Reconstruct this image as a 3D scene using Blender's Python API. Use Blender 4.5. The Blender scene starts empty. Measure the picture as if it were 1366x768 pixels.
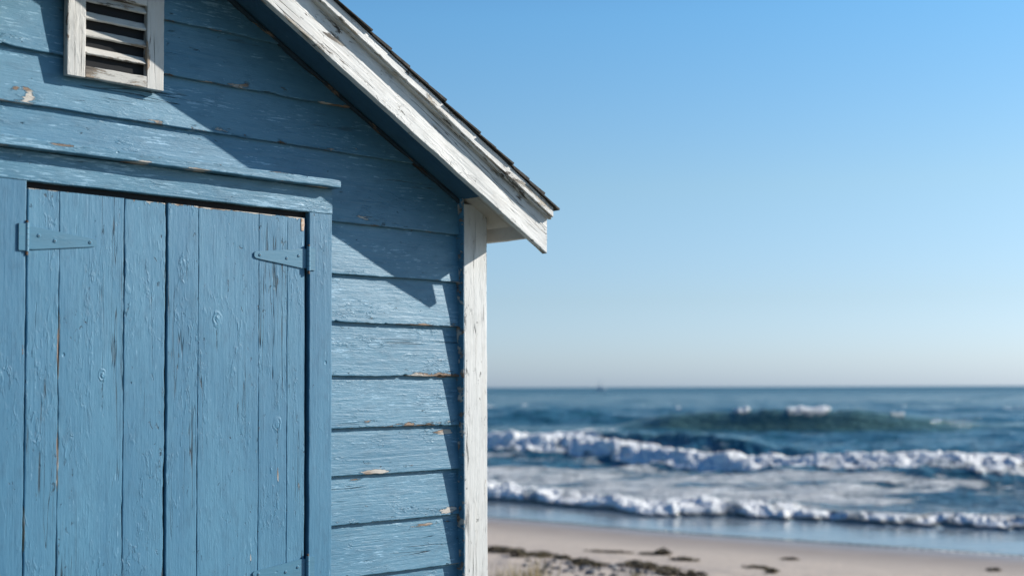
import bpy, math, random
import numpy as np
from mathutils import Vector
random.seed(7)
R = math.radians
scn = bpy.context.scene

# ------------------------------------------------------------------ camera, sky, sun, exposure
CAM_H = 2.8
cd = bpy.data.cameras.new('camera'); cam = bpy.data.objects.new('camera', cd)
scn.collection.objects.link(cam); scn.camera = cam
cam.location = (0, 0, CAM_H)
cam.rotation_mode = 'XYZ'
from mathutils import Matrix
m = Matrix.Rotation(R(90 + 2.4), 4, 'X') @ Matrix.Rotation(R(-0.2), 4, 'Z')
cam.rotation_euler = m.to_euler()
cd.sensor_width = 36; cd.lens = 46.12; cd.shift_y = 0.0433
cd.clip_start = .05; cd.clip_end = 60000
cd.dof.use_dof = True; cd.dof.focus_distance = 4.6; cd.dof.aperture_fstop = 2.1

w = bpy.data.worlds.new('World'); scn.world = w; w.use_nodes = True
nt = w.node_tree; nt.nodes.clear()
sky = nt.nodes.new('ShaderNodeTexSky'); sky.sky_type = 'NISHITA'; sky.sun_disc = False
SUN_AZ, SUN_EL = 73.6, 25.2
sky.sun_elevation = R(SUN_EL); sky.sun_rotation = R(SUN_AZ)
sky.air_density = 1.0; sky.dust_density = 0.6; sky.ozone_density = 2.0; sky.altitude = 0
bg = nt.nodes.new('ShaderNodeBackground'); bg.inputs[1].default_value = .0805
wo = nt.nodes.new('ShaderNodeOutputWorld')
# sky tint by elevation: bluer than the standard atmosphere, dimmed overhead to deepen shade
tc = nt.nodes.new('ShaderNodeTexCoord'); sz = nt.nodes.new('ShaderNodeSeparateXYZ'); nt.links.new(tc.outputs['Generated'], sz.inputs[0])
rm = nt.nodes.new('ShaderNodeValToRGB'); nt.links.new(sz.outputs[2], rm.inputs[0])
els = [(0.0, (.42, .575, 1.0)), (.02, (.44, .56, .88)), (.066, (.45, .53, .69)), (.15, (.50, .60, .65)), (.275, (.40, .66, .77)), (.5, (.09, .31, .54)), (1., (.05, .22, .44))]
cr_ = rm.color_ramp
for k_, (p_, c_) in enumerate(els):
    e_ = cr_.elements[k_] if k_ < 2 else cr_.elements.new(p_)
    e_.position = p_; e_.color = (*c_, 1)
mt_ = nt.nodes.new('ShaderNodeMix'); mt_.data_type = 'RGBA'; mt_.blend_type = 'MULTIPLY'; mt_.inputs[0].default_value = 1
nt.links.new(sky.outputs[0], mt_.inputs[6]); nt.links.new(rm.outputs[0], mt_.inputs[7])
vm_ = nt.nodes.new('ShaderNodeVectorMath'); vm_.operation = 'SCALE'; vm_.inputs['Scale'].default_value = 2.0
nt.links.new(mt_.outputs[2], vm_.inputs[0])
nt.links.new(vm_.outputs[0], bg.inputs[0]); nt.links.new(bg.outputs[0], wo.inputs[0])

sd = bpy.data.lights.new('sun', 'SUN'); sd.energy = 5.0; sd.angle = R(.5); sd.color = (1, .95, .87)
sun = bpy.data.objects.new('sun', sd); scn.collection.objects.link(sun)
sdir = Vector((math.sin(R(SUN_AZ)) * math.cos(R(SUN_EL)), math.cos(R(SUN_AZ)) * math.cos(R(SUN_EL)), math.sin(R(SUN_EL))))
sun.rotation_euler = sdir.to_track_quat('Z', 'Y').to_euler()
sun.location = sdir * 50
scn.view_settings.view_transform = 'Standard'; scn.view_settings.look = 'None'
scn.view_settings.exposure = 0.45; scn.view_settings.gamma = 1

# ------------------------------------------------------------------ numeric noise
_rs = np.random.RandomState(3)
_T = _rs.rand(256, 256)
def vnoise(x, y):
    x = np.asarray(x, float); y = np.asarray(y, float)
    xi = np.floor(x).astype(int); yi = np.floor(y).astype(int)
    fx = x - xi; fy = y - yi
    fx = fx * fx * (3 - 2 * fx); fy = fy * fy * (3 - 2 * fy)
    a = _T[xi % 256, yi % 256]; b = _T[(xi + 1) % 256, yi % 256]
    c = _T[xi % 256, (yi + 1) % 256]; d = _T[(xi + 1) % 256, (yi + 1) % 256]
    return (a * (1 - fx) + b * fx) * (1 - fy) + (c * (1 - fx) + d * fx) * fy
def fbm(x, y, o=4, g=.5):
    s = 0; a = 1; t = 0
    for k in range(o):
        s = s + a * vnoise(x * 2 ** k + 17.3 * k, y * 2 ** k + 5.1 * k); t += a; a *= g
    return s / t
def n1(x, seed): return float(vnoise(x, seed * 7.31)) * 2 - 1

# ------------------------------------------------------------------ node helper
class NT:
    def __init__(s, name):
        s.m = bpy.data.materials.new(name); s.m.use_nodes = True
        s.t = s.m.node_tree; s.t.nodes.clear()
        s.out = s.t.nodes.new('ShaderNodeOutputMaterial')
        s.b = s.t.nodes.new('ShaderNodeBsdfPrincipled'); s.t.links.new(s.b.outputs[0], s.out.inputs[0])
    def n(s, k, **kw):
        nd = s.t.nodes.new(k)
        for a, v in kw.items(): setattr(nd, a, v)
        return nd
    def set(s, sock, v):
        if hasattr(v, 'is_output') or isinstance(v, bpy.types.NodeSocket): s.t.links.new(v, sock)
        else:
            if isinstance(v, (tuple, list)) and len(v) == 3 and sock.type == 'RGBA': v = (*v, 1)
            sock.default_value = v
    def math(s, op, a, b=0., c=None, clamp=False):
        nd = s.n('ShaderNodeMath', operation=op, use_clamp=clamp)
        s.set(nd.inputs[0], a); s.set(nd.inputs[1], b)
        if c is not None: s.set(nd.inputs[2], c)
        return nd.outputs[0]
    def vmath(s, op, a, b=(0, 0, 0)):
        nd = s.n('ShaderNodeVectorMath', operation=op); s.set(nd.inputs[0], a); s.set(nd.inputs[1], b)
        return nd.outputs[0]
    def noise(s, v, scale=1, detail=3, rough=.5, dist=0.):
        nd = s.n('ShaderNodeTexNoise'); s.set(nd.inputs['Vector'], v)
        nd.inputs['Scale'].default_value = scale; nd.inputs['Detail'].default_value = detail
        nd.inputs['Roughness'].default_value = rough; nd.inputs['Distortion'].default_value = dist
        return nd.outputs['Fac']
    def ramp(s, v, lo, hi, a=0., b=1.):
        nd = s.n('ShaderNodeMapRange', interpolation_type='SMOOTHSTEP'); s.set(nd.inputs[0], v)
        for i, q in enumerate((lo, hi, a, b)): s.set(nd.inputs[i + 1], q)
        return nd.outputs[0]
    def mix(s, f, a, b, blend='MIX'):
        nd = s.n('ShaderNodeMix', data_type='RGBA', blend_type=blend)
        s.set(nd.inputs[0], f); s.set(nd.inputs[6], a); s.set(nd.inputs[7], b)
        return nd.outputs[2]
    def attr(s, name, vec=False):
        nd = s.n('ShaderNodeAttribute', attribute_name=name); return nd.outputs['Vector' if vec else 'Fac']
    def bump(s, h, dist, strength=1., normal=None):
        nd = s.n('ShaderNodeBump'); s.set(nd.inputs['Height'], h); nd.inputs['Distance'].default_value = dist
        nd.inputs['Strength'].default_value = strength
        if normal is not None: s.t.links.new(normal, nd.inputs['Normal'])
        return nd.outputs[0]

RAKE = math.atan(.558)      # slope of the gable
def wood_paint(name, base, dark, primer, wood, axis, peel=.72, crack=.5, rough=.45, edgepeel=.12, scuff_glare=.0, bumpk=1., grime=None, spots=(), knots=(), flake=.70, wave=.8):
    N = NT(name)
    co = N.n('ShaderNodeTexCoord').outputs['Object']
    sx = N.n('ShaderNodeSeparateXYZ'); N.set(sx.inputs[0], co)
    x, y, z = sx.outputs
    if axis == 'x': al, ac, dp = x, z, y
    elif axis == 'z': al, ac, dp = z, x, y
    elif axis == 'y': al, ac, dp = y, x, z
    else:
        c, s_ = math.cos(RAKE), math.sin(RAKE) * (1 if axis == 'rl' else -1)
        al = N.math('ADD', N.math('MULTIPLY', x, c), N.math('MULTIPLY', z, s_))
        ac = N.math('SUBTRACT', N.math('MULTIPLY', z, c), N.math('MULTIPLY', x, s_)); dp = y
    tone = N.attr('tone')
    cb = N.n('ShaderNodeCombineXYZ'); N.set(cb.inputs[0], al); N.set(cb.inputs[1], ac); N.set(cb.inputs[2], N.math('ADD', dp, N.math('MULTIPLY', tone, 9.)))
    g = cb.outputs[0]
    off = N.n('ShaderNodeCombineXYZ'); N.set(off.inputs[0], N.math('MULTIPLY', tone, 31.)); g = N.vmath('ADD', g, off.outputs[0])
    S = lambda a, b, c: N.vmath('MULTIPLY', g, (a, b, c))
    wear = N.attr('wear')
    fine = N.noise(S(9, 230, 60), 1, 4, .65)
    mid = N.noise(S(3.0, 55, 20), 1, 4, .6, .6)
    broad = N.noise(S(1.3, 7, 4), 1, 3, .55)
    blot = N.noise(S(14, 30, 20), 1, 5, .65)
    brush = N.noise(S(26, 120, 40), 1, 3, .6)
    # long drying cracks
    cn = N.noise(S(.9, 30, 10), 1, 3, .5, .35)
    cm = N.noise(S(1.6, 9, 6), 1, 3, .6)
    cmask = N.ramp(cm, crack, crack + .08)
    cr = N.ramp(N.math('ABSOLUTE', N.math('SUBTRACT', cn, .5)), .0, .011, 1, 0)
    cr = N.math('MULTIPLY', cr, cmask)
    # short checks where the film has split
    cn2 = N.noise(S(7, 70, 30), 1, 4, .6, .5)
    cr2 = N.ramp(cn2, .70, .735)
    cr2 = N.math('MULTIPLY', cr2, N.ramp(N.noise(S(2.2, 9, 6), 1, 2, .5), .5, .66))
    crack_all = N.math('MAXIMUM', cr, cr2)
    # peeling
    pn = N.noise(S(6, 26, 20), 1, 6, .68, .3)
    pm = N.noise(S(1.1, 4, 3), 1, 2, .5)
    pv = N.math('ADD', pn, N.math('MULTIPLY', wear, edgepeel))
    pv = N.math('ADD', pv, N.math('MULTIPLY', N.math('SUBTRACT', pm, .5), .35))
    for (a0, c0, ra, rc, k_) in spots:
        da = N.math('DIVIDE', N.math('SUBTRACT', al, a0), ra); dc = N.math('DIVIDE', N.math('SUBTRACT', ac, c0), rc)
        dd = N.math('SQRT', N.math('ADD', N.math('MULTIPLY', da, da), N.math('MULTIPLY', dc, dc)))
        pv = N.math('ADD', pv, N.ramp(dd, .0, 2.0, k_ * .82, 0.))
    pl = N.ramp(pv, peel, peel + .012)
    plr = N.ramp(pv, peel - .035, peel)               # lifted lip round the bare spots
    # whitish scuffs, their pale colour also painting in sun glare streaks
    sc = N.ramp(N.math('ADD', N.noise(S(16, 150, 60), 1, 5, .7), N.math('MULTIPLY', N.noise(S(2.4, 9, 5), 1, 3, .6), .45)), .93 - scuff_glare, .99 - scuff_glare)
    # small dark chips and lifted flakes in clusters
    fl = N.ramp(N.noise(S(26, 62, 40), 1, 4, .62, .8), flake, flake + .03)
    fl = N.math('MULTIPLY', fl, N.ramp(N.math('ADD', N.noise(S(3.5, 10, 6), 1, 3, .6), N.math('MULTIPLY', wear, .10)), .50, .62))
    flh = N.ramp(N.noise(S(22, 75, 40), 1, 4, .6, .8), .50, .66)
    flh = N.math('MULTIPLY', flh, N.ramp(N.noise(S(3.1, 9, 6), 1, 3, .6, .3), .48, .62))
    # nail dents
    vo = N.n('ShaderNodeTexVoronoi', feature='F1'); N.set(vo.inputs['Vector'], S(6, 9, 0.01)); vo.inputs['Scale'].default_value = 1
    vo.inputs['Randomness'].default_value = 1
    dent = N.ramp(vo.outputs['Distance'], .02, .05, 1, 0)
    col = N.mix(N.ramp(broad, .3, .7), base, dark)
    col = N.mix(N.ramp(blot, .45, .75, 0, .5), col, tuple(c * .72 for c in dark))
    col = N.mix(N.ramp(fine, .55, .8, 0, .35), col, tuple(c * .6 for c in dark))
    if grime:
        gm = N.ramp(N.noise(S(2.2, 10, 6), 1, 5, .7), .5, .75, 0, .7)
        col = N.mix(gm, col, grime)
    col = N.mix(N.math('MULTIPLY', sc, .6), col, tuple(min(.8, c * 1.5 + .17) for c in base))
    wcol = N.mix(N.ramp(N.noise(S(12, 120, 40), 1, 3, .6), .4, .6), wood, tuple(c * .45 for c in wood))
    wcol = N.mix(N.ramp(N.noise(S(5, 14, 9), 1, 2, .5), .45, .55), wcol, primer)
    col = N.mix(pl, col, wcol)
    col = N.mix(N.math('MULTIPLY', crack_all, .85), col, (.012, .02, .028))
    col = N.mix(N.math('MULTIPLY', fl, .8), col, tuple(c * .16 for c in dark))
    N.set(N.b.inputs['Roughness'], N.ramp(N.math('MAXIMUM', pl, N.math('MULTIPLY', blot, .5)), 0, 1, rough, .8))
    N.b.inputs['Specular IOR Level'].default_value = .42
    h = N.math('MULTIPLY', fine, .25)
    h = N.math('ADD', h, N.math('MULTIPLY', mid, wave))
    h = N.math('ADD', h, N.math('MULTIPLY', brush, .25))
    h = N.math('ADD', h, N.math('MULTIPLY', blot, .35))
    h = N.math('ADD', h, N.math('MULTIPLY', plr, .35))
    h = N.math('SUBTRACT', h, N.math('MULTIPLY', pl, 1.0))
    h = N.math('SUBTRACT', h, N.math('MULTIPLY', crack_all, 1.6))
    h = N.math('SUBTRACT', h, N.math('MULTIPLY', dent, .8))
    h = N.math('SUBTRACT', h, N.math('MULTIPLY', fl, .9))
    h = N.math('ADD', h, N.math('MULTIPLY', flh, N.ramp(broad, .35, .7, .15, .75)))
    for (a0, c0, r_) in knots:
        da = N.math('DIVIDE', N.math('SUBTRACT', al, a0), r_ * 1.5); dc = N.math('DIVIDE', N.math('SUBTRACT', ac, c0), r_)
        dd = N.math('SQRT', N.math('ADD', N.math('MULTIPLY', da, da), N.math('MULTIPLY', dc, dc)))
        dd = N.math('ADD', dd, N.math('MULTIPLY', N.math('SUBTRACT', N.noise(S(60, 60, 60), 1, 3, .6), .5), .7))
        ring = N.math('MULTIPLY', N.math('SINE', N.math('MULTIPLY', dd, 9.)), N.ramp(dd, .5, 1.5, 1., 0.))
        h = N.math('ADD', h, N.math('MULTIPLY', N.math('MULTIPLY', ring, N.ramp(blot, .4, .6)), .55))
        h = N.math('ADD', h, N.ramp(dd, .2, 1.3, .5, 0.))
        # a check running down from the knot
        hal = N.math('SUBTRACT', a0, al)
        ck = N.ramp(N.math('ABSOLUTE', N.math('ADD', N.math('SUBTRACT', ac, c0), N.math('MULTIPLY', N.math('SUBTRACT', mid, .5), .03))), .0, .0028, 1., 0.)
        ck = N.math('MULTIPLY', N.math('MULTIPLY', ck, N.ramp(hal, .01, .02)), N.ramp(hal, .07, .12, 1., 0.))
        ck = N.math('MULTIPLY', ck, N.ramp(brush, .42, .56))
        h = N.math('SUBTRACT', h, N.math('MULTIPLY', ck, 1.5)); col = N.mix(N.math('MULTIPLY', ck, .8), col, (.02, .05, .07))
    N.set(N.b.inputs['Base Color'], col)
    N.set(N.b.inputs['Normal'], N.bump(h, .0018 * bumpk, 1.))
    return N.m

BLUE = (.090, .222, .318); BLUE_D = (.059, .177, .270)
WHITE = (.65, .645, .625); WHITE_D = (.58, .575, .55)
PRIM = (.50, .46, .41); WOOD = (.30, .21, .15); GREY = (.15, .13, .11)
M = {}
M['siding'] = wood_paint('blue_siding_paint', BLUE, BLUE_D, PRIM, WOOD, 'x', peel=.735, crack=.62, rough=.40, edgepeel=.175, scuff_glare=.10, bumpk=1.7, wave=.6, flake=.66, spots=[(0.52, 1.476, 0.055, 0.012, 0.3), (0.56, 1.482, 0.03, 0.01, 0.3), (0.206, 1.342, 0.06, 0.007, 0.35), (0.1, 1.315, 0.05, 0.008, 0.35), (0.5, 1.135, 0.09, 0.008, 0.32), (0.56, 1.18, 0.05, 0.012, 0.26), (-1.133, 2.535, 0.018, 0.022, 0.34), (-1.177, 2.545, 0.02, 0.01, 0.3), (0.54, 1.695, 0.05, 0.007, 0.22)])
M['siding_y'] = wood_paint('blue_side_paint', BLUE, BLUE_D, PRIM, WOOD, 'y', peel=.75, crack=.62, rough=.42, edgepeel=.13)
M['door'] = wood_paint('blue_door_paint', (.076, .218, .328), (.054, .177, .285), PRIM, WOOD, 'z', peel=.76, crack=.53, rough=.5, edgepeel=.10, scuff_glare=.02, bumpk=1.45, wave=.35, flake=.64, spots=[(1.76, -1.044, 0.1, 0.0035, 0.4), (1.46, -1.044, 0.09, 0.003, 0.38), (1.445, -0.337, 0.035, 0.006, 0.3), (1.35, -0.249, 0.045, 0.005, 0.36), (1.305, -0.163, 0.05, 0.005, 0.3), (1.08, -0.357, 0.03, 0.005, 0.28), (1.16, -0.935, 0.012, 0.006, 0.34), (1.25, -1.146, 0.2, 0.004, 0.3), (1.69, -0.215, 0.03, 0.003, 0.3), (2.2455000000000003, -0.42, 0.003, 0.26, 0.3), (2.2495000000000003, -1.1, 0.003, 0.1, 0.3)], knots=[(1.88, -0.493, 0.018), (1.528, -0.254, 0.018), (1.693, -0.9, 0.013)])
M['jamb'] = wood_paint('blue_jamb_paint', (.064, .196, .305), (.045, .158, .262), PRIM, WOOD, 'z', peel=.77, crack=.6, rough=.48, edgepeel=.10, scuff_glare=.0, wave=.4, flake=.67, bumpk=1.3, spots=[(1.78, -1.158, 0.05, 0.004, 0.34), (1.47, -1.156, 0.03, 0.004, 0.3)])
M['head'] = wood_paint('blue_header_paint', BLUE, BLUE_D, PRIM, WOOD, 'x', peel=.76, crack=.6, rough=.4, edgepeel=.16, scuff_glare=.14, flake=.68, bumpk=1.8, wave=.6, spots=[(-1.05, 2.378, 0.05, 0.004, 0.34), (-0.8, 2.362, 0.05, 0.005, 0.34), (-0.6, 2.36, 0.05, 0.003, 0.3)])
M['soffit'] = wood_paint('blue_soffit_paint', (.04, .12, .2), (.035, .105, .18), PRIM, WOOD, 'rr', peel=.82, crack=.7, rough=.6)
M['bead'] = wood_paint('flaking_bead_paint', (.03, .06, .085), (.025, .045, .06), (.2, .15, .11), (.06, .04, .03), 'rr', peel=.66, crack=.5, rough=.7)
M['post'] = wood_paint('white_post_paint', WHITE, WHITE_D, (.5, .42, .33), GREY, 'z', peel=.665, crack=.46, rough=.5, edgepeel=.06, flake=.61, grime=(.54, .51, .46))
M['barge'] = wood_paint('white_barge_paint', WHITE, WHITE_D, (.5, .44, .36), GREY, 'rr', peel=.63, crack=.47, rough=.55, edgepeel=.07, flake=.62, bumpk=1.3, grime=(.5, .465, .42))
M['barge_l'] = wood_paint('white_barge_paint_far', WHITE, WHITE_D, (.5, .44, .36), GREY, 'rl', peel=.66, crack=.6, rough=.55, edgepeel=.07, flake=.62, bumpk=1.3, grime=(.5, .465, .42))
M['fascia'] = wood_paint('white_fascia_paint', (.52, .47, .41), (.46, .41, .35), (.5, .44, .36), GREY, 'y', peel=.72, crack=.62, rough=.6, edgepeel=.06, grime=(.5, .42, .33))
M['vent'] = wood_paint('white_vent_paint', (.56, .545, .51), (.47, .455, .42), (.32, .25, .19), GREY, 'x', peel=.615, crack=.5, rough=.55, edgepeel=.06, grime=(.5, .45, .38))
M['ventz'] = wood_paint('white_vent_stile_paint', (.57, .56, .53), (.49, .48, .45), (.35, .27, .2), (.22, .16, .12), 'z', peel=.64, crack=.56, rough=.55, edgepeel=.08, grime=(.55, .5, .43))

def simple(name, col, rough=.8, metal=0., nscale=0, col2=None, bump=0.):
    N = NT(name); N.b.inputs['Roughness'].default_value = rough; N.b.inputs['Metallic'].default_value = metal
    if nscale:
        co = N.n('ShaderNodeTexCoord').outputs['Object']
        f = N.noise(co, nscale, 5, .6)
        N.set(N.b.inputs['Base Color'], N.mix(N.ramp(f, .35, .65), col, col2 or tuple(c * .5 for c in col)))
        if bump: N.set(N.b.inputs['Normal'], N.bump(f, bump))
    else: N.set(N.b.inputs['Base Color'], col)
    return N.m
M['dark'] = simple('dark_backing', (.012, .013, .015), 1)
M['shingle'] = simple('weathered_shingle', (.055, .048, .04), .9, 0, 40, (.018, .017, .016), .004)
M['rust'] = simple('rusty_pin', (.16, .08, .04), .85, 0, 160, (.05, .03, .02), .001)
M['bare'] = simple('bare_primer_wood', (.62, .5, .4), .8, 0, 90, (.4, .22, .12), .001)
M['hinge'] = wood_paint('blue_painted_iron', (.078, .205, .30), (.065, .19, .28), (.2, .12, .08), (.12, .06, .035), 'x', peel=.72, crack=.8, rough=.38, edgepeel=.1, bumpk=.5)

# ------------------------------------------------------------------ mesh builder
class MB:
    def __init__(s): s.v = []; s.f = []; s.w = []; s.t = []; s.mi = []
    def add(s, vs, fs, wear=0., tone=0., mi=0):
        o = len(s.v); s.v += [tuple(p) for p in vs]; s.f += [tuple(i + o for i in f) for f in fs]
        s.w += list(wear) if hasattr(wear, '__len__') else [wear] * len(vs)
        s.t += [tone] * len(vs); s.mi += [mi] * len(fs)
    def box(s, x0, x1, y0, y1, z0, z1, tone=0., mi=0, wear=.0):
        vs = [(x, y, z) for x in (x0, x1) for y in (y0, y1) for z in (z0, z1)]
        s.add(vs, [(0, 1, 3, 2), (4, 6, 7, 5), (0, 4, 5, 1), (2, 3, 7, 6), (0, 2, 6, 4), (1, 5, 7, 3)], wear, tone, mi)
    def board(s, org, A, C, O, L, W, T, wob=.0012, step=.012, tone=None, tilt=0., wear0=1., wear1=.6, lo=None, hi=None, endw=.5, mi=0, notch=0., flat=.0008, cuts=(0., 0.)):
        """board: face grid along A (length L), across C (width W), facing O, thickness T behind; edges wobble and are eased.
        lo/hi: callables giving the across limits at a distance along; cuts: end shear (along offset per across)."""
        org, A, C, O = map(Vector, (org, A, C, O)); tone = random.random() if tone is None else tone
        sd = random.random() * 50
        n = max(2, int(L / step)); rows = []; wr = []
        for i in range(n + 1):
            a = L * i / n
            l0 = (lo(a) if lo else 0.); h0 = (hi(a) if hi else W)
            if h0 - l0 < .004: h0 = l0 + .004
            e0 = l0 + wob * (n1(a * 9, sd) + .6 * n1(a * 45, sd + 3)) ; e1 = h0 + wob * (n1(a * 9, sd + 11) + .6 * n1(a * 45, sd + 17))
            if notch and n1(a * 22, sd + 23) > .62: e0 += notch * abs(n1(a * 70, sd + 29))
            r = min(.003, (e1 - e0) * .2)
            q = [(e0, -T), (e0, -.0022), (e0 + r * .35, -.0006), (e0 + r, 0)]
            mid = 5
            for k in range(1, mid): q.append((e0 + r + (e1 - e0 - 2 * r) * k / mid, 0))
            q += [(e1 - r, 0), (e1 - r * .35, -.0006), (e1, -.0022), (e1, -T)]
            row = []
            for (c, o) in q:
                tt = (1 - (c - l0) / max(W, .001)) if tilt else 0
                oo = o + tilt * tt + (flat * n1(a * 5 + c * 9, sd + 31) if o > -T else 0)
                sh = cuts[0] * (1 - i / n) + cuts[1] * i / n
                row.append(org + A * (a + sh * c) + C * c + O * oo)
                d0 = c - e0; d1 = e1 - c
                ww = max(wear0 * max(0, 1 - d0 / .014), wear1 * max(0, 1 - d1 / .014))
                ww = max(ww, endw * max(0, 1 - a / .03), endw * max(0, 1 - (L - a) / .03))
                wr.append(ww)
            rows.append(row)
        m_ = len(rows[0]); vs = [p for r_ in rows for p in r_]; fs = []
        flip = A.cross(C).dot(O) < 0
        for i in range(n):
            for k in range(m_ - 1):
                f = (i * m_ + k, (i + 1) * m_ + k, (i + 1) * m_ + k + 1, i * m_ + k + 1)
                fs.append(f if not flip else f[::-1])
            f = (i * m_ + m_ - 1, (i + 1) * m_ + m_ - 1, (i + 1) * m_, i * m_)
            fs.append(f if not flip else f[::-1])
        e = tuple(range(m_)); fs.append(e if not flip else e[::-1])
        e = tuple(range(n * m_, (n + 1) * m_))[::-1]; fs.append(e if not flip else e[::-1])
        s.add(vs, fs, wr, tone, mi)
    def tube(s, p0, p1, r0, r1=None, n=10, tone=0., mi=0):
        p0, p1 = Vector(p0), Vector(p1); r1 = r0 if r1 is None else r1
        d = (p1 - p0).normalized(); a = d.orthogonal().normalized(); b = d.cross(a)
        vs = []
        for p, r in ((p0, r0), (p1, r1)):
            for k in range(n): vs.append(p + (a * math.cos(2 * math.pi * k / n) + b * math.sin(2 * math.pi * k / n)) * r)
        fs = [(k, (k + 1) % n, n + (k + 1) % n, n + k) for k in range(n)] + [tuple(range(n))[::-1], tuple(range(n, 2 * n))]
        s.add(vs, fs, 0, tone, mi)
    def build(s, name, mats, parent=None, smooth=False, coll=None):
        me = bpy.data.meshes.new(name); me.from_pydata(s.v, [], s.f); me.update()
        for nm, dat in (('wear', s.w), ('tone', s.t)):
            at = me.attributes.new(nm, 'FLOAT', 'POINT'); at.data.foreach_set('value', np.array(dat, 'f'))
        for mm in (mats if isinstance(mats, (list, tuple)) else [mats]): me.materials.append(mm)
        me.polygons.foreach_set('material_index', s.mi)
        if smooth: me.polygons.foreach_set('use_smooth', [True] * len(s.f))
        o = bpy.data.objects.new(name, me); scn.collection.objects.link(o)
        if parent: o.parent = parent
        return o
def tag(o, label=None, cat=None, group=None, kind=None):
    if label: o['label'] = label
    if cat: o['category'] = cat
    if group: o['group'] = group
    if kind: o['kind'] = kind
    return o

# ------------------------------------------------------------------ shore layout
EDGE = [(-300, 60), (-30, 42), (-12, 34), (-4, 30.1), (-0.55, 28.43), (1.02, 27.13), (2.44, 25.81), (4.37, 24.34), (6.69, 22.81), (8.35, 21.56), (18, 16), (40, 9), (400, -20)]
ex = np.array([p[0] for p in EDGE], float); ey = np.array([p[1] for p in EDGE], float)
def edge(x): return np.interp(x, ex, ey)
def sand_z(x, y):
    x = np.asarray(x, float); y = np.asarray(y, float)
    d = edge(x) - y
    z = .052 * d
    z = np.where(z > 1.15, 1.15 + (1 - np.exp(-(z - 1.15) * .8)) * .25, z)
    z = np.maximum(z, -3)
    dry = np.clip((d - 3) / 3, 0, 1)
    rough_ = np.clip((d - 7.0) / 3.5, 0, 1)
    z = z + dry * (fbm(x * .6, y * .6, 3) - .5) * .06 + rough_ * (fbm(x * 3.3 + 40, y * 3.3, 4, .6) - .5) * .075
    z = z + np.clip(d / 2, 0, 1) * (vnoise(x * .35, y * .35) - .5) * .03
    hut = np.exp(-((x + 1.2) ** 2 + (y - 5) ** 2) / 14)
    return z * (1 - hut) + (1.15 + .02 * (vnoise(x * 3, y * 3) - .5)) * hut

# ------------------------------------------------------------------ beach sheet
def grid_mesh(name, X, Y, Z, attrs, mat):
    ny, nx = X.shape
    me = bpy.data.meshes.new(name)
    me.vertices.add(nx * ny); me.vertices.foreach_set('co', np.stack([X, Y, Z], -1).astype('f').ravel())
    idx = np.arange(nx * ny).reshape(ny, nx)
    q = np.stack([idx[:-1, :-1], idx[:-1, 1:], idx[1:, 1:], idx[1:, :-1]], -1).reshape(-1, 4)
    me.loops.add(q.size); me.loops.foreach_set('vertex_index', q.astype('i').ravel())
    me.polygons.add(len(q)); me.polygons.foreach_set('loop_start', np.arange(0, q.size, 4, dtype='i'))
    me.polygons.foreach_set('loop_total', np.full(len(q), 4, 'i'))
    me.polygons.foreach_set('use_smooth', np.ones(len(q), bool))
    me.update(calc_edges=True)
    for k, v in attrs.items():
        a = me.attributes.new(k, 'FLOAT', 'POINT'); a.data.foreach_set('value', v.astype('f').ravel())
    me.materials.append(mat)
    o = bpy.data.objects.new(name, me); scn.collection.objects.link(o); return o
def axis(segs):
    out = []
    for a, b, st in segs: out += list(np.arange(a, b, st))
    out.append(segs[-1][1]); return np.array(out)
bx_ = axis([(-20000, -2000, 3000), (-2000, -200, 300), (-200, -40, 20), (-40, -6, 1), (-6, -1, .2), (-1, 10, .06), (10, 20, .25), (20, 60, 2), (60, 400, 40), (400, 4000, 600), (4000, 20000, 4000)])
by_ = axis([(-20000, -2000, 3000), (-2000, -200, 300), (-200, -30, 15), (-30, 2, 1), (2, 12, .25), (12, 26, .07), (26, 34, .2), (34, 70, 2), (70, 200, 20)])
X, Y = np.meshgrid(bx_, by_)
N = NT('beach_sand')
co = N.n('ShaderNodeTexCoord').outputs['Object']
land = N.attr('land')
f1 = N.noise(co, 1.3, 5, .6); f2 = N.noise(co, 9, 5, .65); f3 = N.noise(co, 420, 3, .7)
dry = N.mix(N.ramp(f2, .35, .7), (.47, .39, .32), (.40, .33, .27))
dry = N.mix(N.ramp(f3, .6, .75, 0, .5), dry, (.17, .14, .12))
wet = N.mix(N.ramp(f1, .3, .7), (.29, .24, .205), (.245, .20, .17))
wd = N.ramp(N.math('ADD', land, N.math('MULTIPLY', N.math('SUBTRACT', f1, .5), 2.2)), 2.6, 6.4)
col = N.mix(wd, wet, dry)
bounce_cut = N.ramp(N.math('ADD', land, N.math('MULTIPLY', f1, 4.)), 17., 21.)
col = N.mix(N.math('MULTIPLY', bounce_cut, .85), col, (.10, .105, .06))  # dark ground out of view, added to cut warm bounce onto the wall
pebbly = N.math('MULTIPLY', N.ramp(N.noise(co, 26, 4, .7), .56, .64), N.ramp(N.math('ADD', land, N.math('MULTIPLY', f1, 4.)), 11.2, 13.))
col = N.mix(N.math('MULTIPLY', pebbly, .75), col, (.14, .13, .12))
N.set(N.b.inputs['Base Color'], col)
N.set(N.b.inputs['Roughness'], N.ramp(land, 0, 3.5, .32, .9))
h = N.math('ADD', N.math('MULTIPLY', f2, N.ramp(land, 2.5, 6, .02, 1.)), N.math('MULTIPLY', f3, .06))
N.set(N.b.inputs['Normal'], N.bump(h, .03))
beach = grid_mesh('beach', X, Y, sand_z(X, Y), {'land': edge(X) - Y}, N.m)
tag(beach, 'damp and dry sandy beach sloping down to the surf', 'beach', kind='structure')

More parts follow.
